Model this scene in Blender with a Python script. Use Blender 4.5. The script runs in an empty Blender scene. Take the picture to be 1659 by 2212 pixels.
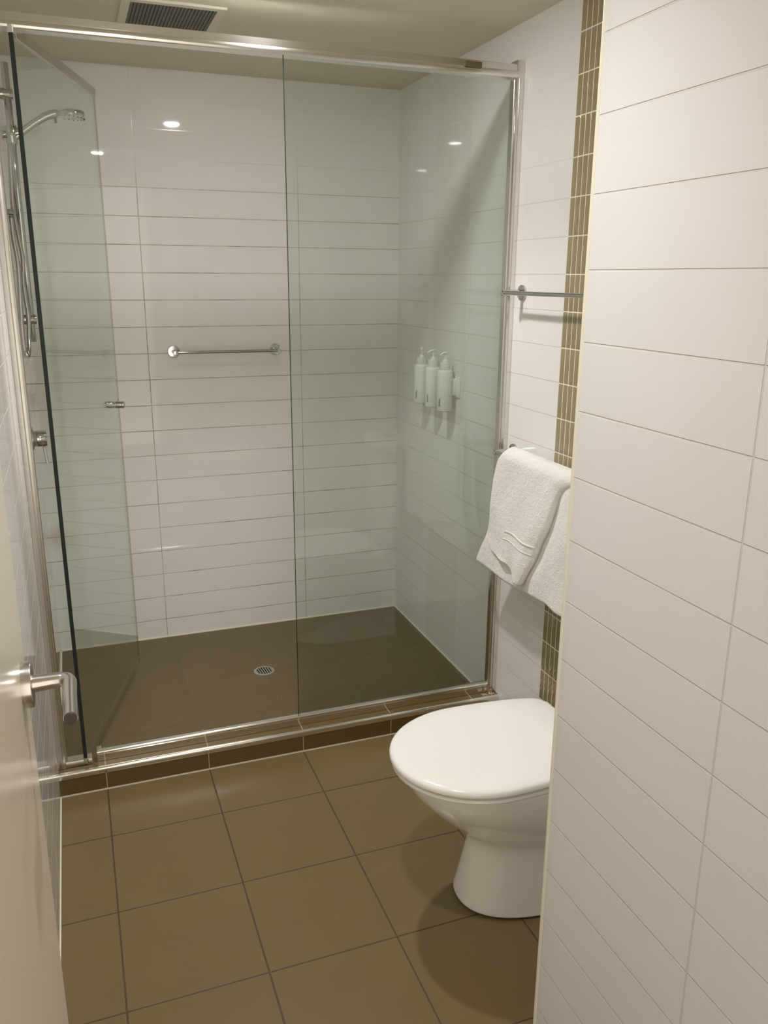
import bpy, bmesh, math, random
from mathutils import Vector, Matrix
random.seed(7)
S = bpy.context.scene
COL = S.collection
PI = math.pi

# ------------------------------------------------------------------ camera
CAM = Vector((0.7853, -1.4755, 1.4909))
cr = Vector((0.93750387, -0.34791546, 0.00642912))
cu = Vector((0.08878249, 0.25701876, 0.96231961))
cf = Vector((0.33645827, 0.90160756, -0.27184488))
cam_d = bpy.data.cameras.new('camera')
cam = bpy.data.objects.new('camera', cam_d)
COL.objects.link(cam)
cam.matrix_world = Matrix(((cr.x, cu.x, -cf.x, CAM.x), (cr.y, cu.y, -cf.y, CAM.y), (cr.z, cu.z, -cf.z, CAM.z), (0, 0, 0, 1)))
cam_d.sensor_fit = 'VERTICAL'
cam_d.sensor_height = 24.0
cam_d.lens = 1794.1 / 2212 * 24.0
cam_d.clip_start = 0.02
S.camera = cam

# ------------------------------------------------------------------ light and exposure
S.view_settings.view_transform = 'Standard'
S.view_settings.look = 'None'
S.view_settings.gamma = 1.0
S.view_settings.use_curve_mapping = False
S.view_settings.exposure = 1.93
LAMP_A = (1.04, -0.40)       # downlight over the toilet end of the room
LAMP_B = (1.34, 0.775)       # downlight just outside the shower screen
LAMP_POWER_A = 44.0          # emission strength of the lamp lenses
LAMP_POWER_B = 172.0
SPOT_A, SPOT_B = 7.5, 10.0  # the beam of each lamp (W)
LAMP_COL = (0.99, 0.98, 0.985)
W = bpy.data.worlds.new('world')
S.world = W
W.use_nodes = True
W.node_tree.nodes['Background'].inputs[0].default_value = (1, 0.93, 0.79, 1)
W.node_tree.nodes['Background'].inputs[1].default_value = 0.50
S.cycles.max_bounces = 14
S.cycles.diffuse_bounces = 7
S.cycles.glossy_bounces = 7
S.cycles.transparent_max_bounces = 24
S.cycles.sample_clamp_indirect = 12.0
S.cycles.blur_glossy = 0.2

# ------------------------------------------------------------------ room numbers
XL, XR = 0.641, 2.0932       # left and right walls
YB = 1.8788                  # back wall of the shower
YH = 0.861                   # front of the hob
XN, YN = 1.4807, -0.424      # corner of the near wall
ZC = 2.2014                  # ceiling
ZS = 0.020                   # shower floor
HOB = 0.077
YE = -2.5

# ------------------------------------------------------------------ material helpers
def newmat(name):
    m = bpy.data.materials.new(name); m.use_nodes = True
    nt = m.node_tree
    return m, nt, nt.nodes['Principled BSDF']

def M_(nt, op, a, b=None, c=None, clamp=False):
    n = nt.nodes.new('ShaderNodeMath'); n.operation = op; n.use_clamp = clamp
    for i, v in enumerate((a, b, c)):
        if v is None: continue
        if isinstance(v, (int, float)): n.inputs[i].default_value = v
        else: nt.links.new(v, n.inputs[i])
    return n.outputs[0]

def coords(nt):
    t = nt.nodes.new('ShaderNodeTexCoord')
    s = nt.nodes.new('ShaderNodeSeparateXYZ')
    nt.links.new(t.outputs['Object'], s.inputs[0])
    return t.outputs['Object'], {'x': s.outputs[0], 'y': s.outputs[1], 'z': s.outputs[2]}

def joint(nt, c, period, offset, width):
    """1 on a grout line, 0 on the tile"""
    f = M_(nt, 'FRACT', M_(nt, 'ADD', M_(nt, 'DIVIDE', M_(nt, 'SUBTRACT', c, offset), period), 0.5))
    d = M_(nt, 'MULTIPLY', M_(nt, 'ABSOLUTE', M_(nt, 'SUBTRACT', f, 0.5)), period)
    r = nt.nodes.new('ShaderNodeMapRange'); r.interpolation_type = 'SMOOTHSTEP'
    nt.links.new(d, r.inputs[0])
    r.inputs[1].default_value = width * 0.30; r.inputs[2].default_value = width * 0.70
    r.inputs[3].default_value = 1.0; r.inputs[4].default_value = 0.0
    return r.outputs[0]

def noise(nt, vec, scale, detail=3.0, rough=0.5):
    n = nt.nodes.new('ShaderNodeTexNoise')
    nt.links.new(vec, n.inputs['Vector'])
    n.inputs['Scale'].default_value = scale; n.inputs['Detail'].default_value = detail
    n.inputs['Roughness'].default_value = rough
    return n.outputs[0]

def mixc(nt, fac, a, b):
    n = nt.nodes.new('ShaderNodeMix'); n.data_type = 'RGBA'
    if isinstance(fac, (int, float)): n.inputs[0].default_value = fac
    else: nt.links.new(fac, n.inputs[0])
    for i, v in ((6, a), (7, b)):
        if isinstance(v, tuple): n.inputs[i].default_value = (*v, 1)
        else: nt.links.new(v, n.inputs[i])
    return n.outputs[2]

def bump(nt, bs, height, strength, dist):
    b = nt.nodes.new('ShaderNodeBump')
    b.inputs['Strength'].default_value = strength; b.inputs['Distance'].default_value = dist
    nt.links.new(height, b.inputs['Height'])
    nt.links.new(b.outputs[0], bs.inputs['Normal'])

def tile_mat(name, tile, grout, lines, rough=0.08, groutrough=0.7, wave=0.0, mottling=0.03, dirt=None, dimfade=None, spec=0.5, gb=0.0006):
    """lines: list of (axis, period, offset, width)"""
    m, nt, bs = newmat(name)
    vec, ax = coords(nt)
    mask = None
    for a, p, o, w in lines:
        j = joint(nt, ax[a], p, o, w)
        mask = j if mask is None else M_(nt, 'MAXIMUM', mask, j)
    if dimfade:  # joints faded higher up: the dimness of the upper wall put into the colour
        r0 = nt.nodes.new('ShaderNodeMapRange'); nt.links.new(ax['z'], r0.inputs[0])
        r0.inputs[1].default_value = dimfade[0]; r0.inputs[2].default_value = dimfade[1]
        r0.inputs[3].default_value = 1.0; r0.inputs[4].default_value = 0.15
        mask = M_(nt, 'MULTIPLY', mask, r0.outputs[0])
    n1 = noise(nt, vec, 9.0, 4.0)
    t2 = tuple(c * (1 - mottling) for c in tile)
    tc = mixc(nt, n1, tile, t2)
    gc = grout
    if dirt:
        n2 = noise(nt, vec, 7.0, 5.0, 0.7)
        r = nt.nodes.new('ShaderNodeMapRange'); nt.links.new(n2, r.inputs[0])
        r.inputs[1].default_value = 0.45; r.inputs[2].default_value = 0.7
        gc = mixc(nt, r.outputs[0], grout, dirt)
    nt.links.new(mixc(nt, mask, tc, gc), bs.inputs['Base Color'])
    r = nt.nodes.new('ShaderNodeMapRange'); nt.links.new(mask, r.inputs[0])
    r.inputs[3].default_value = rough; r.inputs[4].default_value = groutrough
    nt.links.new(r.outputs[0], bs.inputs['Roughness'])
    bs.inputs['Specular IOR Level'].default_value = spec
    h = M_(nt, 'MULTIPLY', mask, -1.0)
    if wave:
        h = M_(nt, 'ADD', h, M_(nt, 'MULTIPLY', noise(nt, vec, 5.0, 1.0), wave))
    bump(nt, bs, h, 1.0, gb)
    return m

def plain(name, col, rough=0.4, metal=0.0, nscale=0, namt=0.0, spec=0.5, bumpd=0.0, coat=0.0):
    m, nt, bs = newmat(name)
    bs.inputs['Base Color'].default_value = (*col, 1)
    bs.inputs['Roughness'].default_value = rough
    bs.inputs['Metallic'].default_value = metal
    bs.inputs['Specular IOR Level'].default_value = spec
    bs.inputs['Coat Weight'].default_value = coat
    if nscale:
        vec, ax = coords(nt)
        n = noise(nt, vec, nscale, 4.0)
        if namt:
            nt.links.new(mixc(nt, n, col, tuple(c * (1 - namt) for c in col)), bs.inputs['Base Color'])
        if bumpd: bump(nt, bs, n, 0.5, bumpd)
    return m

WHITE = (0.845, 0.825, 0.80)
tile_back = tile_mat('white gloss tile back', WHITE, (0.60, 0.55, 0.47),
                     [('z', 0.1, 0.002, 0.0026), ('x', 0.606, 1.0634, 0.0028)], rough=0.03, wave=0.06, dirt=(0.26, 0.21, 0.14), dimfade=(1.75, 1.93))
tile_right = tile_mat('white gloss tile right', WHITE, (0.66, 0.62, 0.55),
                      [('z', 0.1, 0.002, 0.0024), ('y', 0.600, 0.5955, 0.0024)], rough=0.02, wave=0.03, dimfade=(1.7, 1.88), gb=0.0003)
tile_left = tile_mat('white gloss tile left', WHITE, (0.80, 0.77, 0.70),
                     [('z', 0.1, 0.002, 0.0026), ('y', 0.600, 0.42, 0.0026)], rough=0.05, wave=0.15)
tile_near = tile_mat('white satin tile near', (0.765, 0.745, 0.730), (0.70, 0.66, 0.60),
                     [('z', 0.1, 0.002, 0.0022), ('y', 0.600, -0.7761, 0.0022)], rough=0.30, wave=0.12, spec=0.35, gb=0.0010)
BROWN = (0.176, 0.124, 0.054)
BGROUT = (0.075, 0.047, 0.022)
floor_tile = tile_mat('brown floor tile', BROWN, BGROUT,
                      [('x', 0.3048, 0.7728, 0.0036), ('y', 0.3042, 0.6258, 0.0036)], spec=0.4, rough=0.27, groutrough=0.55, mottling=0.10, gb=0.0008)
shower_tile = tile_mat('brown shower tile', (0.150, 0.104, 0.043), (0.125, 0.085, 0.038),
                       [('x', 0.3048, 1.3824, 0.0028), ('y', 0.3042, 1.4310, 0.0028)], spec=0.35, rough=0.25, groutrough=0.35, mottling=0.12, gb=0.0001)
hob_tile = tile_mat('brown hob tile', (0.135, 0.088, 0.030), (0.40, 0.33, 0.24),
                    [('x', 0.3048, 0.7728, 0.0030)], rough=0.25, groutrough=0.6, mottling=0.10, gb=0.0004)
paint_ceiling = plain('ceiling paint', (0.70, 0.645, 0.53), 0.75, nscale=60, namt=0.02)
paint_wall = plain('corridor paint', (0.74, 0.68, 0.58), 0.6, nscale=40, namt=0.02)
door_paint = plain('cream satin door', (0.80, 0.73, 0.61), 0.22, nscale=5, namt=0.03, spec=0.5)
trim_paint = plain('cream tile trim', (0.80, 0.76, 0.62), 0.35, nscale=30, namt=0.03)
chrome = plain('polished aluminium', (0.80, 0.77, 0.72), 0.16, 1.0, nscale=35, namt=0.08)
alu = plain('bright anodised aluminium', (0.66, 0.63, 0.58), 0.30, 1.0, nscale=25, namt=0.10)
chrome_rail = plain('polished rail', (0.86, 0.83, 0.78), 0.13, 1.0, nscale=35, namt=0.10)
chrome_f = plain('chrome fitting', (0.62, 0.61, 0.60), 0.07, 1.0, nscale=20, namt=0.03)
steel = plain('brushed steel', (0.60, 0.57, 0.55), 0.22, 1.0, nscale=50, namt=0.08)
steel_cap = plain('dull steel end', (0.07, 0.06, 0.055), 0.6, 0.2, nscale=80, namt=0.1)
ceramic = plain('white glazed ceramic', (0.86, 0.835, 0.785), 0.07, nscale=4, namt=0.01, coat=0.3)
seat_pl = plain('white seat plastic', (0.84, 0.82, 0.77), 0.12, nscale=4, namt=0.01)
bottle_w = plain('white bottle plastic', (0.82, 0.82, 0.76), 0.38, nscale=10, namt=0.01)
pump_c = plain('clear frosted cap', (0.72, 0.70, 0.66), 0.25, nscale=30, namt=0.02)
ink = plain('dark print', (0.10, 0.10, 0.10), 0.6, nscale=90, namt=0.1)
seam_m = plain('grey seam', (0.42, 0.42, 0.39), 0.5, nscale=90, namt=0.1)
dark = plain('dark void', (0.01, 0.01, 0.01), 0.8, nscale=50, namt=0.1)
vent_dark = plain('vent shadow grey', (0.09, 0.08, 0.065), 0.7, nscale=50, namt=0.1)
vent_m = plain('vent slat grey', (0.15, 0.135, 0.11), 0.6, nscale=50, namt=0.1)
sealant = plain('old silicone', (0.55, 0.46, 0.33), 0.6, nscale=120, namt=0.5)
bronze = plain('dull brown block', (0.16, 0.12, 0.06), 0.5, nscale=50, namt=0.1)
grout_c = plain('mosaic grout', (0.85, 0.80, 0.66), 0.7, nscale=60, namt=0.05)
mosaic_m = plain('olive glass mosaic', (0.34, 0.275, 0.155), 0.07, nscale=14, namt=0.12, coat=0.5)
edge_glass = plain('dark glass edge', (0.004, 0.012, 0.008), 0.12)

def glass_mat(name, tint, ior=1.5):
    m = bpy.data.materials.new(name); m.use_nodes = True
    nt = m.node_tree; nt.nodes.clear()
    out = nt.nodes.new('ShaderNodeOutputMaterial')
    tr = nt.nodes.new('ShaderNodeBsdfTransparent'); tr.inputs[0].default_value = (*tint, 1)
    gl = nt.nodes.new('ShaderNodeBsdfGlossy'); gl.inputs[0].default_value = (0.95, 0.97, 0.95, 1); gl.inputs['Roughness'].default_value = 0.0
    ge = nt.nodes.new('ShaderNodeNewGeometry')
    fr = nt.nodes.new('ShaderNodeFresnel')
    # the sheet is seen through unrefracted, so both its faces reflect like glass met from air
    i = M_(nt, 'ADD', M_(nt, 'MULTIPLY', ge.outputs['Backfacing'], 1.0 / ior - ior), ior)
    nt.links.new(i, fr.inputs[0])
    mx = nt.nodes.new('ShaderNodeMixShader')
    nt.links.new(fr.outputs[0], mx.inputs[0]); nt.links.new(tr.outputs[0], mx.inputs[1]); nt.links.new(gl.outputs[0], mx.inputs[2])
    nt.links.new(mx.outputs[0], out.inputs[0])
    return m
glass = glass_mat('green tinted glass', (0.925, 0.955, 0.93))
seal_clear = glass_mat('clear seal strip', (0.80, 0.78, 0.70))

def emis(name, col, strength):
    m = bpy.data.materials.new(name); m.use_nodes = True
    nt = m.node_tree; nt.nodes.clear()
    out = nt.nodes.new('ShaderNodeOutputMaterial'); e = nt.nodes.new('ShaderNodeEmission')
    e.inputs[0].default_value = (*col, 1); e.inputs[1].default_value = strength
    nt.links.new(e.outputs[0], out.inputs[0])
    return m

def towel_mat(name, scale, dist, band=False):
    m, nt, bs = newmat(name)
    vec, ax = coords(nt)
    bs.inputs['Base Color'].default_value = (0.84, 0.81, 0.75, 1)
    bs.inputs['Roughness'].default_value = 0.95
    bs.inputs['Sheen Weight'].default_value = 0.3
    bs.inputs['Specular IOR Level'].default_value = 0.1
    n = noise(nt, vec, scale, 3.0, 0.7)
    n2 = noise(nt, vec, scale * 0.25, 2.0)
    h = M_(nt, 'ADD', n, M_(nt, 'MULTIPLY', n2, 1.2))
    nt.links.new(mixc(nt, n, (0.92, 0.90, 0.85), (0.84, 0.815, 0.76)), bs.inputs['Base Color'])
    bump(nt, bs, h, 0.8 if not band else 0.25, dist)
    return m
terry = towel_mat('white terry', 260, 0.0032)
weave = towel_mat('flat woven band', 500, 0.0012, True)

# ------------------------------------------------------------------ mesh helpers
def link(name, me, mat=None, parent=None, smooth=False):
    o = bpy.data.objects.new(name, me); COL.objects.link(o)
    if mat is not None:
        for mm in (mat if isinstance(mat, (list, tuple)) else [mat]): me.materials.append(mm)
    if smooth:
        for p in me.polygons: p.use_smooth = True
    if parent is not None:
        o.parent = parent
        o.matrix_parent_inverse = Matrix.Translation(-parent.location) if parent.type == 'EMPTY' else Matrix.Identity(4)
    return o

def obj(name, bm, mat, parent=None, smooth=False):
    me = bpy.data.meshes.new(name); bmesh.ops.recalc_face_normals(bm, faces=bm.faces)
    bm.to_mesh(me); bm.free()
    o = link(name, me, mat, parent, smooth)
    if smooth:
        try: me.set_sharp_from_angle(angle=math.radians(38))
        except Exception: pass
    return o

def B(): return bmesh.new()

def box(bm, x0, x1, y0, y1, z0, z1, bev=0.0, seg=2, mi=0):
    r = bmesh.ops.create_cube(bm, size=1.0)
    vs = r['verts']
    for v in vs:
        v.co = Vector((x0 + (v.co.x + .5) * (x1 - x0), y0 + (v.co.y + .5) * (y1 - y0), z0 + (v.co.z + .5) * (z1 - z0)))
    fs = {f for v in vs for f in v.link_faces}
    for f in fs: f.material_index = mi
    if bev > 0:
        es = list({e for v in vs for e in v.link_edges})
        r = bmesh.ops.bevel(bm, geom=es, offset=bev, segments=seg, affect='EDGES', profile=0.5)
        for f in r['faces']: f.material_index = mi
    return vs

def frame(d):
    d = Vector(d).normalized()
    a = Vector((0, 0, 1)) if abs(d.z) < 0.9 else Vector((1, 0, 0))
    u = d.cross(a).normalized(); v = d.cross(u).normalized()
    return d, u, v

def sweep(bm, pts, radii, n=16, cap=True, sx=1.0):
    """tube along a list of points with a radius for each"""
    pts = [Vector(p) for p in pts]
    if isinstance(radii, (int, float)): radii = [radii] * len(pts)
    rings = []; u = None
    for i, p in enumerate(pts):
        if i == 0: d = pts[1] - pts[0]
        elif i == len(pts) - 1: d = pts[-1] - pts[-2]
        else: d = (pts[i + 1] - p).normalized() + (p - pts[i - 1]).normalized()
        if d.length < 1e-9: d = Vector((0, 0, 1))
        d.normalize()
        if u is None: _, u, v = frame(d)
        else:
            u = (u - d * u.dot(d)).normalized()
        v = d.cross(u)
        rings.append([bm.verts.new(p + u * math.cos(2 * PI * k / n) * radii[i] + v * math.sin(2 * PI * k / n) * radii[i] * sx) for k in range(n)])
    for a, b in zip(rings, rings[1:]):
        for k in range(n): bm.faces.new((a[k], a[(k + 1) % n], b[(k + 1) % n], b[k]))
    if cap:
        bm.faces.new(rings[0][::-1]); bm.faces.new(rings[-1])
    return rings

def lathe(bm, origin, axis, prof, n=32):
    """prof: list of (distance along axis, radius)"""
    o = Vector(origin); d, u, v = frame(axis)
    rings = []
    for a, r in prof:
        r = max(r, 1e-4)
        rings.append([bm.verts.new(o + d * a + (u * math.cos(2 * PI * k / n) + v * math.sin(2 * PI * k / n)) * r) for k in range(n)])
    for a, b in zip(rings, rings[1:]):
        for k in range(n): bm.faces.new((a[k], a[(k + 1) % n], b[(k + 1) % n], b[k]))
    bm.faces.new(rings[0][::-1]); bm.faces.new(rings[-1])

def rdisc(h, r, b):
    """profile of a disc of thickness h and radius r with a rounded front rim"""
    return [(0, r), (h - b, r)] + [(h - b + b * math.sin(t), r - b + b * math.cos(t)) for t in (PI / 8, PI / 4, 3 * PI / 8, PI / 2)] + [(h, 0)]

def prism(bm, poly, axis, a0, a1):
    """closed polygon in the two other axes extruded along axis"""
    def P(p, a):
        if axis == 'x': return (a, p[0], p[1])
        if axis == 'y': return (p[0], a, p[1])
        return (p[0], p[1], a)
    A = [bm.verts.new(P(p, a0)) for p in poly]; Bv = [bm.verts.new(P(p, a1)) for p in poly]
    n = len(poly)
    for i in range(n): bm.faces.new((A[i], A[(i + 1) % n], Bv[(i + 1) % n], Bv[i]))
    bm.faces.new(A[::-1]); bm.faces.new(Bv)

def thing(name, label, cat, loc=(0, 0, 0), group=None):
    o = bpy.data.objects.new(name, None); COL.objects.link(o); o.location = loc
    o.empty_display_size = 0.05
    o['label'] = label; o['category'] = cat
    if group: o['group'] = group
    return o

def struct(o, label=None, cat=None):
    o['kind'] = 'structure'
    if label: o['label'] = label
    if cat: o['category'] = cat
    return o

def bez(p0, p1, p2, n=10):
    p0, p1, p2 = Vector(p0), Vector(p1), Vector(p2)
    return [p0 * (1 - t) ** 2 + p1 * 2 * t * (1 - t) + p2 * t * t for t in [i / n for i in range(n + 1)]]

# ------------------------------------------------------------------ the setting
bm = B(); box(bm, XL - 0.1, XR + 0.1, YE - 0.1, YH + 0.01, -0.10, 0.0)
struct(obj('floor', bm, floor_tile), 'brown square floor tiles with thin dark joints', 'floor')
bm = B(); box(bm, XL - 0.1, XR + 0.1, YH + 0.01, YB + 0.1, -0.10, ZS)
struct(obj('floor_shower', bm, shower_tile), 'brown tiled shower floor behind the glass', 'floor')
bm = B(); box(bm, XL - 0.1, XR + 0.1, YE - 0.1, YB + 0.1, ZC, ZC + 0.1)
struct(obj('ceiling', bm, paint_ceiling), 'plain beige painted ceiling', 'ceiling')
bm = B(); box(bm, XL - 0.1, XR + 0.1, YB, YB + 0.1, -0.1, ZC)
struct(obj('wall_back', bm, tile_back), 'white tiled back wall of the shower', 'wall')
bm = B(); box(bm, XR, XR + 0.1, YN, YB, -0.1, ZC)
struct(obj('wall_right', bm, tile_right), 'white glossy tiled wall behind toilet and towel rails', 'wall')
bm = B(); box(bm, XL - 0.1, XL, YE, YB, -0.1, ZC)
struct(obj('wall_left', bm, tile_left), 'white glossy tiled wall behind the open door', 'wall')
bm = B(); box(bm, XN, XR + 0.1, YE, YN, -0.1, ZC)
struct(obj('wall_near', bm, tile_near), 'white satin tiled wall in the right foreground', 'wall')
# cream trim on the corner of the near wall
bm = B(); sweep(bm, [(XN + 0.0035, YN - 0.0035, 0.0), (XN + 0.0035, YN - 0.0035, ZC)], 0.0055, 14)
struct(obj('trim_1', bm, trim_paint, smooth=True), 'cream corner trim of the near tiled wall', 'trim')
# silicone line round the shower floor and along wall bases
bm = B()
box(bm, XL, XR, YB - 0.004, YB, ZS, ZS + 0.004); box(bm, XR - 0.004, XR, YH + 0.1, YB, ZS, ZS + 0.004)
box(bm, XL, XL + 0.004, YH + 0.1, YB, ZS, ZS + 0.004); box(bm, XL, XL + 0.002, -0.47, YH, 0, 0.003)
box(bm, XL, XR, YH - 0.003, YH, 0, 0.0035)
struct(obj('trim_2', bm, trim_paint), 'pale grout line where walls meet the floor', 'trim')
# glass mosaic strip set in the right wall
bm = B()
ym1 = 0.5945; pw = 0.0244; ncol = 12
box(bm, XR - 0.0026, XR + 0.01, ym1 - pw * ncol, ym1 + 0.001, 0.0, ZC)
strip = struct(obj('trim_3', bm, grout_c), 'vertical strip of olive glass mosaic in the white wall', 'trim')
bm = B()
for k in range(22):
    z0 = 0.002 + 0.1 * k + 0.0013; z1 = min(0.002 + 0.1 * (k + 1) - 0.0013, ZC)
    if z1 - z0 < 0.01: continue
    for c in range(ncol):
        y1 = ym1 - pw * c - 0.0011; y0 = ym1 - pw * (c + 1) + 0.0011
        vs = box(bm, XR - 0.0030, XR + 0.004, y0, y1, z0, z1, bev=0.0010, seg=3)
mo = obj('mosaic_tiles', bm, mosaic_m, strip, smooth=True)

# ------------------------------------------------------------------ entry door
door = bpy.data.objects.new('door_1', None); COL.objects.link(door); door.location = (0.70, -1.24, 0)
struct(door, 'cream open entry door with steel lever handle at left edge', 'door')
bm = B(); box(bm, 0.664, 0.700, -1.24, -0.468, 0.008, 2.04, bev=0.0015)
obj('door_leaf', bm, door_paint, door)
# three butt hinges and the handle
hz = 1.041; hy = -0.530
hd = B()
lathe(hd, (0.700, hy, hz), (1, 0, 0), rdisc(0.011, 0.0265, 0.0012), 48)
rose = obj('handle_rosette', hd, steel, door, True)
bm = B()
L = [(0.705, hy, hz), (0.730, hy, hz + 0.0005)] + [tuple(p) for p in bez((0.737, hy, hz + 0.0005), (0.7505, hy, hz + 0.001), (0.7505, hy - 0.015, hz + 0.001), 9)] + [(0.7505, hy - 0.055, hz + 0.0015), (0.7510, hy - 0.100, hz + 0.002)]
rr = [0.0106, 0.0090] + [0.0088] * 2 + [0.0085] * 4 + [0.0080] * 4 + [0.0076, 0.0074]
sweep(bm, L, rr, 28)
lev = obj('door_handle', bm, steel, door, True); lev['label'] = 'brushed steel lever'
bm = B(); lathe(bm, (0.7510, hy - 0.0998, hz + 0.002), (0, -1, 0.01), rdisc(0.0022, 0.0070, 0.0006), 28)
obj('handle_end', bm, steel_cap, door, True)
for z in (0.25, 1.05, 1.85):
    bm = B(); lathe(bm, (0.690, -1.247, z - 0.05), (0, 0, 1), [(0, .006), (.1, .006)], 14); obj('hinge', bm, steel, door, True)

# ------------------------------------------------------------------ hob
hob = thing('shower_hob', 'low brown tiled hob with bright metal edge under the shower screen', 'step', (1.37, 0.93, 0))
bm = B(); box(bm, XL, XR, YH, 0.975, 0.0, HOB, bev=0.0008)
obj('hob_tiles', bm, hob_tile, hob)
bm = B()
prof = [(YH - 0.0045, HOB - 0.019), (YH - 0.0058, HOB - 0.016), (YH - 0.006, HOB - 0.006)] + [(YH + 0.001 - 0.007 * math.cos(t), HOB - 0.006 + 0.0075 * math.sin(t)) for t in (0.3, 0.6, 0.9, 1.2, 1.57)] + [(YH + 0.0035, HOB + 0.001), (YH + 0.0035, HOB - 0.001), (YH, HOB - 0.001), (YH, HOB - 0.019)]
prism(bm, prof, 'x', XL, XR)
obj('edge_trim', bm, chrome_rail, hob, True)
bm = B()
for i in range(26):
    a = random.uniform(2.035, 2.088); b_ = random.uniform(0.870, 0.887); s = random.uniform(0.0015, 0.004)
    lathe(bm, (a, b_, HOB), (0, 0, 1), [(0, s), (s * 0.35, s * 0.7), (s * 0.5, 0)], 8)
obj('sealant', bm, sealant, hob, True)['label'] = 'worn beige sealant'

# ------------------------------------------------------------------ shower screen
YG = 0.905
scr = thing('shower_screen', 'framed glass shower screen with green tinted fixed pane and open door', 'shower screen', (1.37, YG, HOB))
TOPZ = 2.086
def frprof(y0, y1, z0, z1, r=0.006):
    return [(y0 + r, z0), (y1 - r, z0), (y1, z0 + r), (y1, z1 - r), (y1 - r, z1), (y0 + r, z1), (y0 + r * .3, z1 - r * .3), (y0, z1 - r), (y0, z0 + r), (y0 + r * .3, z0 + r * .3)]
bm = B()
# header: flat upper face, rounded bead below
hp = [(0.885, TOPZ - 0.017), (0.885, TOPZ - 0.001), (0.886, TOPZ), (0.922, TOPZ), (0.923, TOPZ - 0.001), (0.923, 2.050), (0.890, 2.050)]
hp += [(0.8865 - 0.0035 * math.sin(t), 2.0595 - 0.0095 * math.cos(t)) for t in (0.3, 0.8, 1.3, 1.57, 1.9, 2.4, 2.9)]
prism(bm, hp, 'x', XL, XR)
obj('header_rail', bm, chrome, scr, True)
bm = B(); box(bm, 1.900, 1.953, 0.8795, 0.886, 2.066, 2.081, bev=0.002)
obj('header_block', bm, bronze, scr, True)['label'] = 'small dull brown block on the header'
def post(x0, x1, inner, mat):
    bm = B()
    box(bm, x0, x1, 0.884, 0.924, HOB + 0.0005, 2.098 if inner < 0 else 2.05, bev=0.0015)
    # rounded bead along the glass side
    xb = x0 if inner < 0 else x1
    sweep(bm, [(xb, 0.893, HOB + 0.002), (xb, 0.893, 2.049)], 0.0052, 14)
    sweep(bm, [(xb + 0.010 * (-inner), 0.8845, HOB + 0.002), (xb + 0.010 * (-inner), 0.8845, 2.049)], 0.0018, 8)
    return obj('wall_post', bm, mat, scr, True)
post(XL, XL + 0.023, 1, alu)
post(XR - 0.025, XR, -1, chrome)
bm = B()
rp = [(0.8935, HOB + 0.001), (0.924, HOB + 0.001), (0.924, 0.100), (0.917, 0.108), (0.908, 0.1105)] + [(0.8975 - 0.0052 * math.sin(t), 0.1065 + 0.0052 * math.cos(t)) for t in (-0.6, -0.2, 0.2, 0.6, 1.0, 1.4, 1.8, 2.2)] + [(0.8935, 0.102)]
prism(bm, rp, 'x', 0.752, XR - 0.025)
obj('bottom_rail', bm, chrome_rail, scr, True)
bm = B()
prism(bm, frprof(0.886, 0.922, HOB, HOB + 0.020, 0.004), 'x', XL + 0.023, 0.737)
obj('sill_end', bm, alu, scr, True)
bm = B(); box(bm, 0.752, 0.766, 0.895, 0.92, 0.108, 0.115, bev=0.001); lathe(bm, (0.756, 0.899, 0.115), (0, 0, 1), [(0, .003), (.002, .003)], 10)
obj('pivot_block', bm, alu, scr, True)
# fixed pane
bm = B(); box(bm, 1.381, XR - 0.024, YG - 0.003, YG + 0.003, 0.104, 2.056)
fg = obj('fixed_glass', bm, glass, scr); fg['label'] = 'green tinted fixed pane'
bm = B(); box(bm, 1.3795, 1.3809, YG - 0.003, YG + 0.003, 0.104, 2.056)
obj('pane_edge', bm, edge_glass, scr)
# swinging door, opened into the shower
N = Vector((0.719, 0.882)); F = Vector((0.9255, 1.552)); dd = (F - N).normalized(); nn = Vector((dd.y, -dd.x))
LEN = (F - N).length
def dbox(bm, t0, t1, n0, n1, z0, z1, bev=0):
    vs = box(bm, t0, t1, n0, n1, z0, z1, bev)
    bm.verts.ensure_lookup_table()
dm = Matrix(((dd.x, nn.x, 0, N.x), (dd.y, nn.y, 0, N.y), (0, 0, 1, 0), (0, 0, 0, 1)))
def dobj(name, bm, mat, parent, smooth=False):
    bmesh.ops.transform(bm, matrix=dm, verts=bm.verts)
    return obj(name, bm, mat, parent, smooth)
bm = B(); box(bm, 0.0016, LEN - 0.0012, -0.003, 0.003, 0.100, 2.040)
dg = dobj('shower_door', bm, glass, scr); dg['label'] = 'clear glass door swung into the shower'
def sub(name, bm, mat, smooth=False):
    o = dobj(name, bm, mat, None, smooth); o.parent = dg
    o.matrix_parent_inverse = Matrix.Identity(4); return o
# (the door mesh lives under the screen's Empty, so its sub-parts share that offset)
bm = B(); box(bm, -0.001, 0.0015, -0.0052, 0.0052, 0.098, 2.040); sub('glass_edge', bm, edge_glass)
bm = B(); box(bm, LEN - 0.001, LEN, -0.003, 0.003, 0.1, 2.04); sub('far_edge', bm, seal_clear)
bm = B(); box(bm, 0.02, LEN, -0.006, 0.006, 2.032, 2.060, bev=0.001); sub('door_top_rail', bm, alu)
bm = B(); box(bm, 0.035, LEN, -0.0045, 0.0045, 0.086, 0.100, bev=0.001); sub('bottom_seal', bm, seal_clear)
bm = B()
for s in (-1, 1):
    prof = [(0.0032, 0.0118), (0.030, 0.0118), (0.0325, 0.0105), (0.033, 0)]
    lathe(bm, (LEN - 0.050, 0, 1.065), (0, s, 0), prof, 28)
    for q in (0.010, 0.018, 0.026):
        lathe(bm, (LEN - 0.050, s * q, 1.065), (0, s, 0), [(0, .0122), (0.0012, .0122)], 28)
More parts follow.
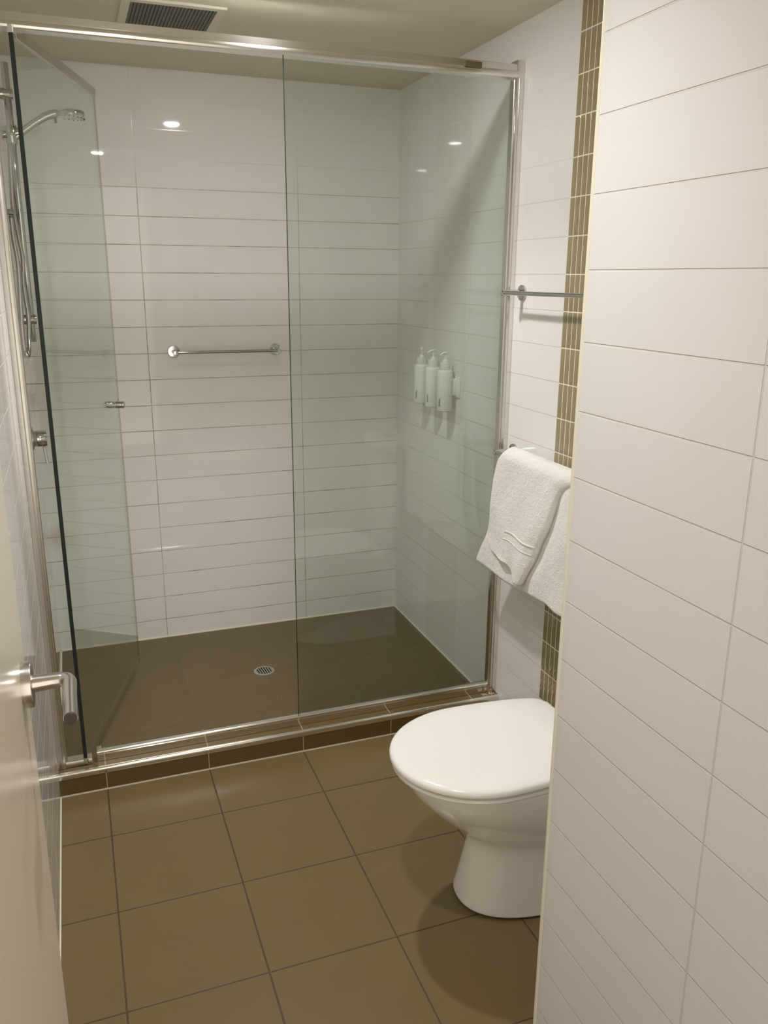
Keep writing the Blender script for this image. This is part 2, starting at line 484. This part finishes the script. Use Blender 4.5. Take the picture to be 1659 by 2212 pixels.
sub('door_knob', bm, chrome_f, True)
for z, nm in ((0.085, 'pivot'), (2.040, 'pivot')):
    bm = B(); box(bm, -0.002, 0.02, -0.006, 0.006, z, z + 0.018, bev=0.001); sub(nm, bm, alu)

# ------------------------------------------------------------------ floor waste
dr = thing('floor_drain', 'round chrome slotted drain grate in the brown shower floor', 'drain', (1.3785, 1.431, ZS))
cx, cy = 1.3785, 1.431
bm = B(); lathe(bm, (cx, cy, ZS), (0, 0, 1), [(0, .0395), (0.001, .0395), (0.0022, .037), (0.0022, .031), (0.0008, 0.0305), (0.0004, 0)], 40)
obj('ring', bm, alu, dr, True)
bm = B(); lathe(bm, (cx, cy, ZS + 0.0005), (0, 0, 1), [(0, .031), (0.0006, .031)], 36); obj('drain_hole', bm, dark, dr)
bm = B()
for i in range(-3, 4):
    w = 0.0092 * i; hl = math.sqrt(max(0.0315 ** 2 - w * w, 0))
    if hl < 0.004: continue
    box(bm, w - 0.0021, w + 0.0021, -hl, hl, 0.0010, 0.0024, bev=0.0004)
bmesh.ops.transform(bm, matrix=Matrix.Translation((cx, cy, ZS)) @ Matrix.Rotation(math.radians(4), 4, 'Z'), verts=bm.verts)
obj('grate', bm, alu, dr, True)

# ------------------------------------------------------------------ rails
def towel_rail(label, group, horizontal, a, b, wall, z, out, ext, zdrop=0.0):
    """bar between a and b; horizontal 'x' on the back wall, 'y' on the right wall"""
    def P(t, o_, zz): return (t, wall - o_, zz) if horizontal == 'x' else (wall - o_, t, zz)
    nrm = (0, -1, 0) if horizontal == 'x' else (-1, 0, 0)
    t = thing('towel_rail', label, 'towel rail', P((a + b) / 2, 0, z), group)
    for q in (a, b):
        bm = B(); lathe(bm, P(q, 0.0, z), nrm, rdisc(0.007, 0.0235, 0.0018), 36); obj('wall_flange', bm, chrome_f, t, True)
        bm = B(); lathe(bm, P(q, 0.005, z), nrm, [(0, .0088), (out - 0.003, .0088), (out + 0.001, .0088), (out + 0.004, .0075), (out + 0.0045, 0)], 24); obj('post', bm, chrome_f, t, True)
    bm = B(); lathe(bm, P(min(a, b) + 0.004, out, z), (1, 0, 0) if horizontal == 'x' else (0, 1, 0), [(0, .0062), (abs(b - a) - 0.008, .0062)], 24)
    obj('bar', bm, chrome_f, t, True)
    return t
towel_rail('steel towel rail on the white tiles at the back of the shower', None, 'x', 1.1605, 1.5625, YB, 1.2085, 0.060, 0)
towel_rail('empty chrome towel rail above the one holding the towel', 'chrome rails on the right wall', 'y', 0.832, 0.22, XR, 1.4485, 0.065, 0)
towel_rail('lower chrome towel rail with the white towel over it', 'chrome rails on the right wall', 'y', 0.836, 0.22, XR, 0.957, 0.065, 0)

# ------------------------------------------------------------------ towel
RX = XR - 0.065; RZ = 0.957
def lerp(a, b, t): return a + (b - a) * t
def pw_lerp(tab, v):
    if v <= tab[0][0]: return tab[0][1]
    for (a, x), (b, y) in zip(tab, tab[1:]):
        if v <= b:
            t = (v - a) / (b - a); t = t * t * (3 - 2 * t) if False else t
            return lerp(x, y, t)
    return tab[-1][1]
def surface(name, fn, nu, nv, mat, parent, thick, sub=1):
    bm = B()
    g = [[bm.verts.new(fn(u / nu, v / nv)) for u in range(nu + 1)] for v in range(nv + 1)]
    for v in range(nv):
        for u in range(nu): bm.faces.new((g[v][u], g[v][u + 1], g[v + 1][u + 1], g[v + 1][u]))
    bmesh.ops.recalc_face_normals(bm, faces=bm.faces)
    me = bpy.data.meshes.new(name); bm.to_mesh(me); bm.free()
    o = link(name, me, mat, parent, True)
    m = o.modifiers.new('thick', 'SOLIDIFY'); m.thickness = thick; m.offset = 0.0; m.use_even_offset = False
    if sub:
        m = o.modifiers.new('sub', 'SUBSURF'); m.levels = sub; m.render_levels = sub
    return o
def wob(y, z, k=1.0):
    return k * (0.0030 * math.sin(9 * y + 13 * z) + 0.0022 * math.sin(23 * y - 7 * z + 1.0) + 0.0012 * math.sin(41 * y + 31 * z))
def drape(v, R, xfront, zbot, zback):
    """v 0..1 from back hem over the rail to front hem; returns (x, z)"""
    Lb = RZ - zback; Lf = RZ - zbot; arc = PI * R; T = Lb + arc + Lf
    s = v * T
    if s < Lb: return RX + R * 0.9, zback + s
    if s < Lb + arc:
        a = (s - Lb) / R
        return RX + R * math.cos(a) * (0.9 if a < PI / 2 else 1), RZ + R * math.sin(a)
    d = s - Lb - arc
    return RX - R - xfront * min(1, d / Lf), RZ - d
left_tab = [(0.55, 0.880), (0.60, 0.866), (0.64, 0.845), (0.69, 0.815), (0.75, 0.794), (0.82, 0.784), (0.90, 0.776), (0.95, 0.762), (0.985, 0.735), (1.2, 0.735)]
right_tab = [(0.60, 0.560), (0.625, 0.548), (0.65, 0.536), (0.70, 0.508), (0.76, 0.484), (0.81, 0.458), (0.87, 0.438), (0.91, 0.424), (0.94, 0.400), (0.960, 0.365), (0.98, 0.315), (1.0, 0.275), (1.2, 0.27)]
twl = thing('hand_towel', 'folded white terry towel hanging on the lower chrome rail', 'towel', (RX, 0.56, RZ))
def under(u, v):
    x, z = drape(v, 0.0205, 0.012, 0.583, 0.66)
    yl = pw_lerp(left_tab, z); yr = 0.285
    y = lerp(yl, yr, u)
    front = x < RX
    if front:
        x -= wob(y, z) * 1.0
        x -= 0.010 * math.exp(-((u - 0.02) / 0.06) ** 2) * max(0, (0.9 - z)) * 1.5
        x += 0.016 * math.exp(-((y - pw_lerp(right_tab, z)) / 0.030) ** 2) * min(1, max(0, (0.97 - z) / 0.10)) * min(1, max(0.15, (z - 0.62) / 0.10))   # valley beside the fold
        x -= 0.012 * math.exp(-((y - 0.37) / 0.05) ** 2) * min(1, max(0, (1.0 - z) / 0.2))
    z2 = z + 0.004 * math.sin(17 * y) * (1 if z < 0.65 else 0) + (0.014 if front else 0) * (1 - u) * 0
    if z < 0.70 and front: z2 += 0.014 * (0.7 - z) / 0.117 * u * u
    return (x, y, z2)
tb = surface('towel_back_layer', under, 60, 70, terry, twl, 0.013, 1)
# the folded-over front panel
lf_tab = [(0.60, 0.66), (0.63, 0.700), (0.66, 0.755), (0.69, 0.800), (0.75, 0.785), (0.82, 0.777), (0.90, 0.770), (0.95, 0.757), (0.985, 0.728), (1.2, 0.728)]
def fold(u, v):
    x, z = drape(v, 0.034, 0.018, 0.622, 0.80)
    yl = pw_lerp(lf_tab, z); yr = pw_lerp(right_tab, z)
    # the last tenth of u rolls back under the fold
    if u < 0.88:
        k = u / 0.88; y = lerp(yl, yr + 0.012, k); back = 0.0
        back = 0.006 * max(0, (k - 0.86) / 0.14) ** 2
    else:
        a = (u - 0.88) / 0.12 * PI; y = yr + 0.012 - 0.013 * math.sin(a) ; back = 0.006 + 0.017 * (1 - math.cos(a)) / 1.6
        y += 0.006 * (1 - math.cos(a))
    if x < RX:
        x += back - wob(y, z, 1.1)
        lo = max(0, (0.72 - z) / 0.10)
        x += 0.010 * math.exp(-((y - 0.62) / 0.030) ** 2) * lo           # dent in the hem pocket
        x += 0.012 * min(1, max(0, (y - 0.67) / 0.06)) * min(1, max(0, (0.80 - z) / 0.10))
        x -= 0.016 * math.exp(-((y - 0.555) / 0.035) ** 2) * lo
    else:
        x -= 0.006
    if z < 0.66 and x < RX:
        z += 0.036 * min(1, max(0, (y - 0.595) / 0.045)) * (0.66 - z) / 0.048
        z -= 0.010 * math.exp(-((y - 0.57) / 0.03) ** 2)
    return (x, y, z)
tf = surface('towel_front_fold', fold, 64, 70, terry, twl, 0.012, 1)
def rib(zc, h):
    def f(u, v):
        # find v of the fold surface with that height on the front side
        Lb = RZ - 0.80; Lf = RZ - 0.622; arc = PI * 0.034; T = Lb + arc + Lf
        d = RZ - (zc + 0.006 * math.sin(u * 5.0) * (1 - u) + lerp(-h, h, v)); vv = (Lb + arc + d) / T
        p = fold(0.36 + u * 0.55, vv)
        return (p[0] - 0.0075, p[1], p[2])
    return f
hb = surface('hem_seam', rib(0.748, 0.0025), 40, 2, weave, twl, 0.0022, 1)
hb2 = surface('hem_seam', rib(0.722, 0.0012), 40, 2, weave, twl, 0.0016, 1)

# ------------------------------------------------------------------ shower hand set on the left wall
shw = thing('shower_rail', 'chrome hand shower on a slide rail on the left wall', 'shower', (XL, 1.40, 1.29))
sx, sy = 0.6785, 1.40
bm = B(); lathe(bm, (sx, sy, 1.289), (0, 0, 1), [(0, .0103), (.0008, .0108), (.791, .0108), (.792, .0103)], 24); obj('slide_bar', bm, chrome_f, shw, True)
for z in (1.357, 1.997):
    bm = B(); lathe(bm, (XL, sy, z), (1, 0, 0), [(0, .020), (.003, .020), (.0035, .0162), (0.051, .0162), (0.053, .0150), (0.0532, 0)], 28)
    obj('wall_bracket', bm, chrome_f, shw, True)
bm = B()
lathe(bm, (sx, sy, 1.862), (0, 0, 1), [(0, .0145), (.004, .0165), (.048, .0165), (.052, .0145)], 24)
lathe(bm, (sx, sy, 1.890), (1, -0.0, 0.28), [(0, .012), (0.026, .0135), (0.034, .0125)], 20)
lathe(bm, (sx, sy, 1.890), (-1, 0, -0.1), [(0, .009), (0.026, .011), (0.029, .010)], 20)
obj('slider', bm, chrome_f, shw, True)
bm = B()
hp_ = [(0.672, sy, 1.868), (0.690, sy, 1.883), (0.715, sy, 1.902), (0.745, sy, 1.924), (0.775, sy, 1.943), (0.795, sy, 1.951), (0.815, sy, 1.955)]
sweep(bm, hp_, [0.0095, .0105, .0115, .0115, .0125, .014, .012], 18)
obj('hand_grip', bm, chrome_f, shw, True)
bm = B()
lathe(bm, (0.847, sy - 0.002, 1.968), (0.07, 0, -1), [(0, 0.006), (0.001, .022), (0.004, .034), (0.009, .041), (0.016, .043), (0.021, .041), (0.022, .036), (0.0225, 0)], 36)
hd_ = obj('spray_head', bm, chrome_f, shw, True)
bm = B()
for k in range(18):
    a = 2 * PI * k / 18
    lathe(bm, (0.849 + 0.037 * math.cos(a), sy - 0.002 + 0.037 * math.sin(a), 1.9462 - 0.0025 * math.cos(a)), (0.07, 0, -1), [(0, .0022), (.003, .0016)], 8)
box(bm, 0.800, 0.808, sy - 0.004, sy + 0.004, 1.928, 1.945, bev=0.002)
obj('spray_nozzle', bm, steel_cap, shw, True)
# hose: down from the grip, round a loop and back up to the wall elbow
hose = [(0.672, sy, 1.868), (0.668, sy, 1.82), (0.6635, sy - 0.004, 1.74), (0.6615, sy - 0.008, 1.68), (0.668, sy - 0.012, 1.60), (0.6735, sy - 0.015, 1.54), (0.668, sy - 0.018, 1.475), (0.6695, sy - 0.022, 1.42), (0.672, sy - 0.026, 1.36), (0.667, sy - 0.03, 1.30), (0.664, sy - 0.034, 1.262), (0.6585, sy - 0.04, 1.248), (0.653, sy - 0.046, 1.262), (0.652, sy - 0.05, 1.33), (0.656, sy - 0.05, 1.42), (0.660, sy - 0.048, 1.52), (0.655, sy - 0.045, 1.60), (0.655, sy - 0.045, 1.66)]
def catmull(P, n=8):
    P = [Vector(p) for p in P]; out = []
    for i in range(len(P) - 1):
        p0 = P[max(i - 1, 0)]; p1 = P[i]; p2 = P[i + 1]; p3 = P[min(i + 2, len(P) - 1)]
        for k in range(n):
            t = k / n
            out.append(0.5 * ((2 * p1) + (p2 - p0) * t + (2 * p0 - 5 * p1 + 4 * p2 - p3) * t * t + (3 * p1 - p0 - 3 * p2 + p3) * t ** 3))
    out.append(P[-1]); return out
hc = catmull(hose, 22)
rad = [0.0062 if (i % 2) else 0.0070 for i in range(len(hc))]
for i in range(30): rad[i] = 0.0072
bm = B(); sweep(bm, hc, rad, 12); obj('hose', bm, steel, shw, True)
bm = B(); lathe(bm, (XL, sy - 0.045, 1.67), (1, 0, 0), rdisc(0.006, 0.020, 0.0015), 28); lathe(bm, (XL + 0.004, sy - 0.045, 1.67), (1, 0, 0), [(0, .009), (.018, .009), (0.020, .007)], 18)
obj('wall_elbow', bm, chrome_f, shw, True)
# mixer
mx_ = thing('shower_mixer', 'chrome single lever shower mixer low on the left wall', 'tap', (XL, 1.40, 0.98))
bm = B(); lathe(bm, (XL, 1.40, 0.981), (1, 0, 0), rdisc(0.008, 0.038, 0.002), 36); obj('wall_plate', bm, chrome_f, mx_, True)
bm = B(); lathe(bm, (XL + 0.006, 1.40, 0.981), (1, 0, 0), [(0, .0265), (.006, .0265), (.0065, .0240), (.0085, .0240), (.009, .0268), (.038, .0268), (.041, .0252), (.0412, 0)], 36); obj('mixer_body', bm, chrome_f, mx_, True)
bm = B(); sweep(bm, [(0.676, 1.40, 0.968), (0.6785, 1.398, 0.935), (0.6825, 1.394, 0.897)], [0.0048, 0.0048, 0.0054], 14); obj('lever', bm, chrome_f, mx_, True)

# ------------------------------------------------------------------ dispensers
def dispenser(y, label, turn):
    bx = 2.0485
    t = thing('soap_dispenser', label, 'dispenser', (bx, y, 1.02), 'pump bottles on the right shower wall')
    r = 0.0282
    bm = B(); lathe(bm, (bx, y, 1.0215), (0, 0, 1), [(0, r - .004), (.0012, r - .0015), (.004, r), (.140, r), (.1445, r - .001), (.148, r - .004), (.150, r - .010), (.150, .013)], 44)
    body = obj('bottle', bm, bottle_w, t, True)
    bm = B()
    a = math.radians(-52)
    box(bm, r - 0.0004, r + 0.0003, -0.0005, 0.0005, 0.004, 0.142)
    bmesh.ops.transform(bm, matrix=Matrix.Translation((bx, y, 1.0215)) @ Matrix.Rotation(a, 4, 'Z'), verts=bm.verts)
    obj('seam', bm, seam_m, t)
    # small vertical print low on the front
    bm = B()
    for col, (z0, z1, hh, ang) in enumerate(((0.020, 0.046, 0.0019, 203), (0.019, 0.052, 0.0007, 211))):
        z = z0
        while z < z1:
            g = random.uniform(0.0014, 0.0030) if col == 0 else random.uniform(0.001, 0.002)
            w0 = math.radians(ang)
            bm2 = box(bm, r - 0.0004, r + 0.0002, -hh, hh, z, z + g * 0.75)
            bmesh.ops.transform(bm, matrix=Matrix.Rotation(w0, 4, 'Z'), verts=bm2)
            z += g
    bmesh.ops.transform(bm, matrix=Matrix.Translation((bx, y, 1.0215)), verts=bm.verts)
    obj('print', bm, ink, t)
    bm = B(); lathe(bm, (bx, y, 1.1715), (0, 0, 1), [(0, .0185), (.001, .0195), (.024, .0190), (.026, .0175), (.026, .010)], 36); obj('collar', bm, pump_c, t, True)
    bm = B(); lathe(bm, (bx, y, 1.1965), (0, 0, 1), [(0, .0105), (.008, .0100), (.010, .006), (.012, .0040), (.030, .0036)], 24)
    obj('pump_neck', bm, bottle_w, t, True)
    bm = B()
    c, s = math.cos(turn), math.sin(turn)
    z0 = 1.2275
    pts = [(bx - c * 0.007, y - s * 0.007, z0 + 0.0035), (bx, y, z0 + 0.004), (bx + c * 0.010, y + s * 0.010, z0 + 0.003), (bx + c * 0.020, y + s * 0.020, z0 - 0.001), (bx + c * 0.026, y + s * 0.026, z0 - 0.005)]
    sweep(bm, pts, [0.0045, 0.0062, 0.0052, 0.0036, 0.0028], 16, sx=0.8)
    obj('pump_head', bm, bottle_w, t, True)
    bm = B(); box(bm, bx + 0.020, XR, y - 0.017, y + 0.017, 1.078, 1.140, bev=0.003); box(bm, XR - 0.006, XR, y - 0.038, y + 0.030, 1.072, 1.146, bev=0.002)
    obj('wall_bracket', bm, bottle_w, t, True)
    return t
dispenser(1.5046, 'white pump bottle nearest the back corner of the shower', math.radians(245))
dispenser(1.3955, 'middle white pump bottle of the wall dispensers', math.radians(190))
dispenser(1.2870, 'white pump bottle nearest the glass screen, its bracket showing', math.radians(195))

# ------------------------------------------------------------------ toilet
TY = 0.080
toi = thing('toilet', 'white ceramic toilet with closed lid against the right wall', 'toilet', (1.74, TY, 0))
def outline(xf, xb, hw, rb, n=56, e=2.0, xm=None):
    """egg shaped plan: round front at xf, rounded flat back at xb; half width hw, back half width rb"""
    xm = xm if xm is not None else xf + (xb - xf) * 0.52
    P = []
    n1 = n // 2
    for i in range(n1 + 1):
        a = PI / 2 + PI * i / n1
        ca, sa = math.cos(a), math.sin(a)
        P.append((xm + (xm - xf) * (-abs(ca) ** (2 / e)), hw * math.copysign(abs(sa) ** (2 / e), sa)))
    # near side going back
    m = n - n1 - 1
    side = []
    h = m // 2
    for i in range(1, h + 1):
        t = i / (h + 0.0)
        a = t * PI / 2
        w = rb + (hw - rb) * math.cos(a) ** 0.9 if hw > rb else lerp(hw, rb, t)
        x = lerp(xm, xb, math.sin(a) ** 1.05 * 0.97 if hw > rb else t)
        side.append((x, w))
    P += [(x, -w) for x, w in side]
    P += [(xb, -rb * 0.90), (xb, 0), (xb, rb * 0.90)]
    P += [(x, w) for x, w in side[::-1]]
    return P
def loft(bm, secs, capb=True, capt=True):
    rings = []
    for P, z in secs:
        rings.append([bm.verts.new((x, TY + y, z if not callable(z) else z(x, y))) for x, y in P])
    n = len(rings[0])
    for a, b in zip(rings, rings[1:]):
        for k in range(n): bm.faces.new((a[k], a[(k + 1) % n], b[(k + 1) % n], b[k]))
    if capb: bm.faces.new(rings[0][::-1])
    if capt: bm.faces.new(rings[-1])
tab = [  # z, front x, back x, half width, back half width, exponent
    (0.000, 1.566, 2.00, 0.130, 0.120, 2.3), (0.008, 1.566, 2.00, 0.130, 0.120, 2.3), (0.030, 1.571, 2.00, 0.126, 0.115, 2.3),
    (0.070, 1.578, 2.00, 0.117, 0.105, 2.25), (0.120, 1.587, 2.00, 0.108, 0.098, 2.2), (0.160, 1.595, 2.00, 0.104, 0.095, 2.15),
    (0.182, 1.594, 2.00, 0.106, 0.095, 2.1), (0.198, 1.580, 2.00, 0.116, 0.098, 2.05), (0.222, 1.550, 1.99, 0.131, 0.105, 2.0), (0.255, 1.515, 1.98, 0.146, 0.115, 2.0),
    (0.295, 1.475, 1.97, 0.160, 0.125, 2.0), (0.335, 1.443, 1.96, 0.1705, 0.135, 2.0), (0.365, 1.427, 1.95, 0.1755, 0.14, 2.0), (0.385, 1.420, 1.95, 0.178, 0.142, 2.0), (0.393, 1.423, 1.945, 0.176, 0.140, 2.0)]
bm = B(); loft(bm, [(outline(xf, xb, hw, rb, e=e, xm=xf + 0.235), z) for z, xf, xb, hw, rb, e in tab])
pan = obj('pan', bm, ceramic, toi, True)
sb = pan.modifiers.new('sub', 'SUBSURF'); sb.levels = 1; sb.render_levels = 2
def ol(xf, xb, hw, rb): return outline(xf, xb, hw, rb, xm=xf + 0.215)
bm = B(); loft(bm, [(ol(1.405, 1.880, 0.183, 0.136), 0.3915), (ol(1.400, 1.880, 0.186, 0.139), 0.3935), (ol(1.3985, 1.880, 0.1875, 0.140), 0.3975), (ol(1.400, 1.880, 0.186, 0.139), 0.4025), (ol(1.406, 1.876, 0.181, 0.136), 0.4055), (ol(1.422, 1.870, 0.168, 0.13), 0.4065), (ol(1.424, 1.868, 0.166, 0.128), 0.4104)])
st = obj('seat', bm, seat_pl, toi, True)
def dome(z):
    return z
bm = B()
secs = []
for z, ins in ((0.4105, 0.020), (0.4105, 0.003), (0.4115, 0.0006), (0.4150, 0.0), (0.4215, 0.0012), (0.4255, 0.0050), (0.4276, 0.012), (0.4290, 0.035), (0.4298, 0.09)):
    secs.append((ol(1.394 + ins, 1.878 - ins, 0.190 - ins, 0.143 - ins), z))
loft(bm, secs)
obj('lid', bm, seat_pl, toi, True)
for s in (-1, 1):
    bm = B(); lathe(bm, (1.893, TY + s * 0.075 - 0.018, 0.409), (0, 1, 0), [(0, .009), (0.001, .010), (0.035, .010), (.036, .009)], 18); lathe(bm, (1.893, TY + s * 0.075, 0.392), (0, 0, 1), [(0, .012), (0.012, .012)], 18)
    obj('hinge', bm, seat_pl, toi, True)
# flush cistern with bowed front
def bow(xf, hw, bulge, xb=XR - 0.002, n=18, r=0.03):
    P = [(xb, hw), (lerp(xb, xf + bulge, 0.5), hw), (xf + bulge, hw - 0.004)]
    P = [(xb, -hw), (xb, hw), (lerp(xb, xf + bulge, 0.5), hw)]
    for i in range(n + 1):
        t = i / n; y = hw * math.cos(PI * t)
        P.append((xf + bulge * (abs(y) / hw) ** 2.4, y))
    P.append((lerp(xb, xf + bulge, 0.5), -hw))
    return P
bm = B(); loft(bm, [(bow(1.965, 0.135, 0.04), 0.43), (bow(1.945, 0.150, 0.05), 0.47), (bow(1.928, 0.168, 0.06), 0.56), (bow(1.918, 0.178, 0.065), 0.70), (bow(1.915, 0.182, 0.068), 0.812)])
cis = obj('cistern', bm, ceramic, toi, True)
bm = B(); loft(bm, [(bow(1.906, 0.190, 0.068), 0.812), (bow(1.903, 0.193, 0.068), 0.816), (bow(1.903, 0.193, 0.068), 0.845), (bow(1.907, 0.189, 0.068), 0.851), (bow(1.918, 0.180, 0.068), 0.853)])
obj('cistern_lid', bm, ceramic, toi, True)
bm = B(); lathe(bm, (2.00, TY, 0.853), (0, 0, 1), rdisc(0.006, 0.027, 0.0015), 32); obj('flush_button', bm, chrome_f, toi, True)
bm = B(); sweep(bm, [(2.03, TY, 0.435), (2.02, TY, 0.36), (1.97, TY, 0.33), (1.93, TY, 0.33)], 0.022, 20); obj('flush_pipe', bm, seat_pl, toi, True)

# ------------------------------------------------------------------ ceiling vent
vt = thing('ceiling_vent', 'rectangular grey extractor grille in the ceiling above the shower', 'vent', (1.13, 1.22, ZC))
vx0, vx1, vy0, vy1 = 1.0176, 1.250, 1.112, 1.335
bm = B()
for a in ((vx0 - 0.023, vx0, vy0 - 0.023, vy1 + 0.023), (vx1, vx1 + 0.023, vy0 - 0.023, vy1 + 0.023), (vx0, vx1, vy0 - 0.023, vy0), (vx0, vx1, vy1, vy1 + 0.023)):
    box(bm, a[0], a[1], a[2], a[3], ZC - 0.006, ZC)
obj('frame', bm, plain('vent frame paint', (0.70, 0.64, 0.53), 0.45, nscale=40, namt=0.02), vt)
bm = B(); box(bm, vx0, vx1, vy0, vy1, ZC - 0.0012, ZC); obj('vent_backing', bm, vent_dark, vt)
n = 24
for i in range(n):
    a = vx0 + (vx1 - vx0) * i / n
    bm = B(); box(bm, a + 0.0014, a + 0.0085, vy0, vy1, ZC - 0.0035, ZC - 0.0012); obj('slat', bm, vent_m, vt)

# ------------------------------------------------------------------ downlights
def downlight(xy, power, spot, label):
    t = thing('ceiling_downlight', label, 'light', (xy[0], xy[1], ZC))
    bm = B(); lathe(bm, (xy[0], xy[1], ZC), (0, 0, -1), [(0, .052), (.003, .052), (.005, .048), (.005, .040), (.002, .038), (0.0015, 0.0)], 40)
    obj('trim_ring', bm, plain('downlight ring', (0.75, 0.72, 0.66), 0.35, nscale=40, namt=0.02), t, True)
    bm = B(); lathe(bm, (xy[0], xy[1], ZC - 0.002), (0, 0, -1), [(0, .032), (0.004, .030), (0.0065, .022), (0.0075, 0)], 32)
    obj('lamp_lens', bm, emis('lamp lens', LAMP_COL, power), t, True)
    ld = bpy.data.lights.new('lamp_beam', 'SPOT'); ld.energy = spot; ld.color = LAMP_COL
    ld.spot_size = math.radians(120); ld.spot_blend = 1.0; ld.shadow_soft_size = 0.030
    lo = bpy.data.objects.new('lamp_beam', ld); COL.objects.link(lo); lo.parent = t; lo.location = (0, 0, -0.042)
downlight(LAMP_A, LAMP_POWER_A, SPOT_A, 'round ceiling downlight above the middle of the brown floor')
downlight(LAMP_B, LAMP_POWER_B, SPOT_B, 'round ceiling downlight just in front of the shower screen')
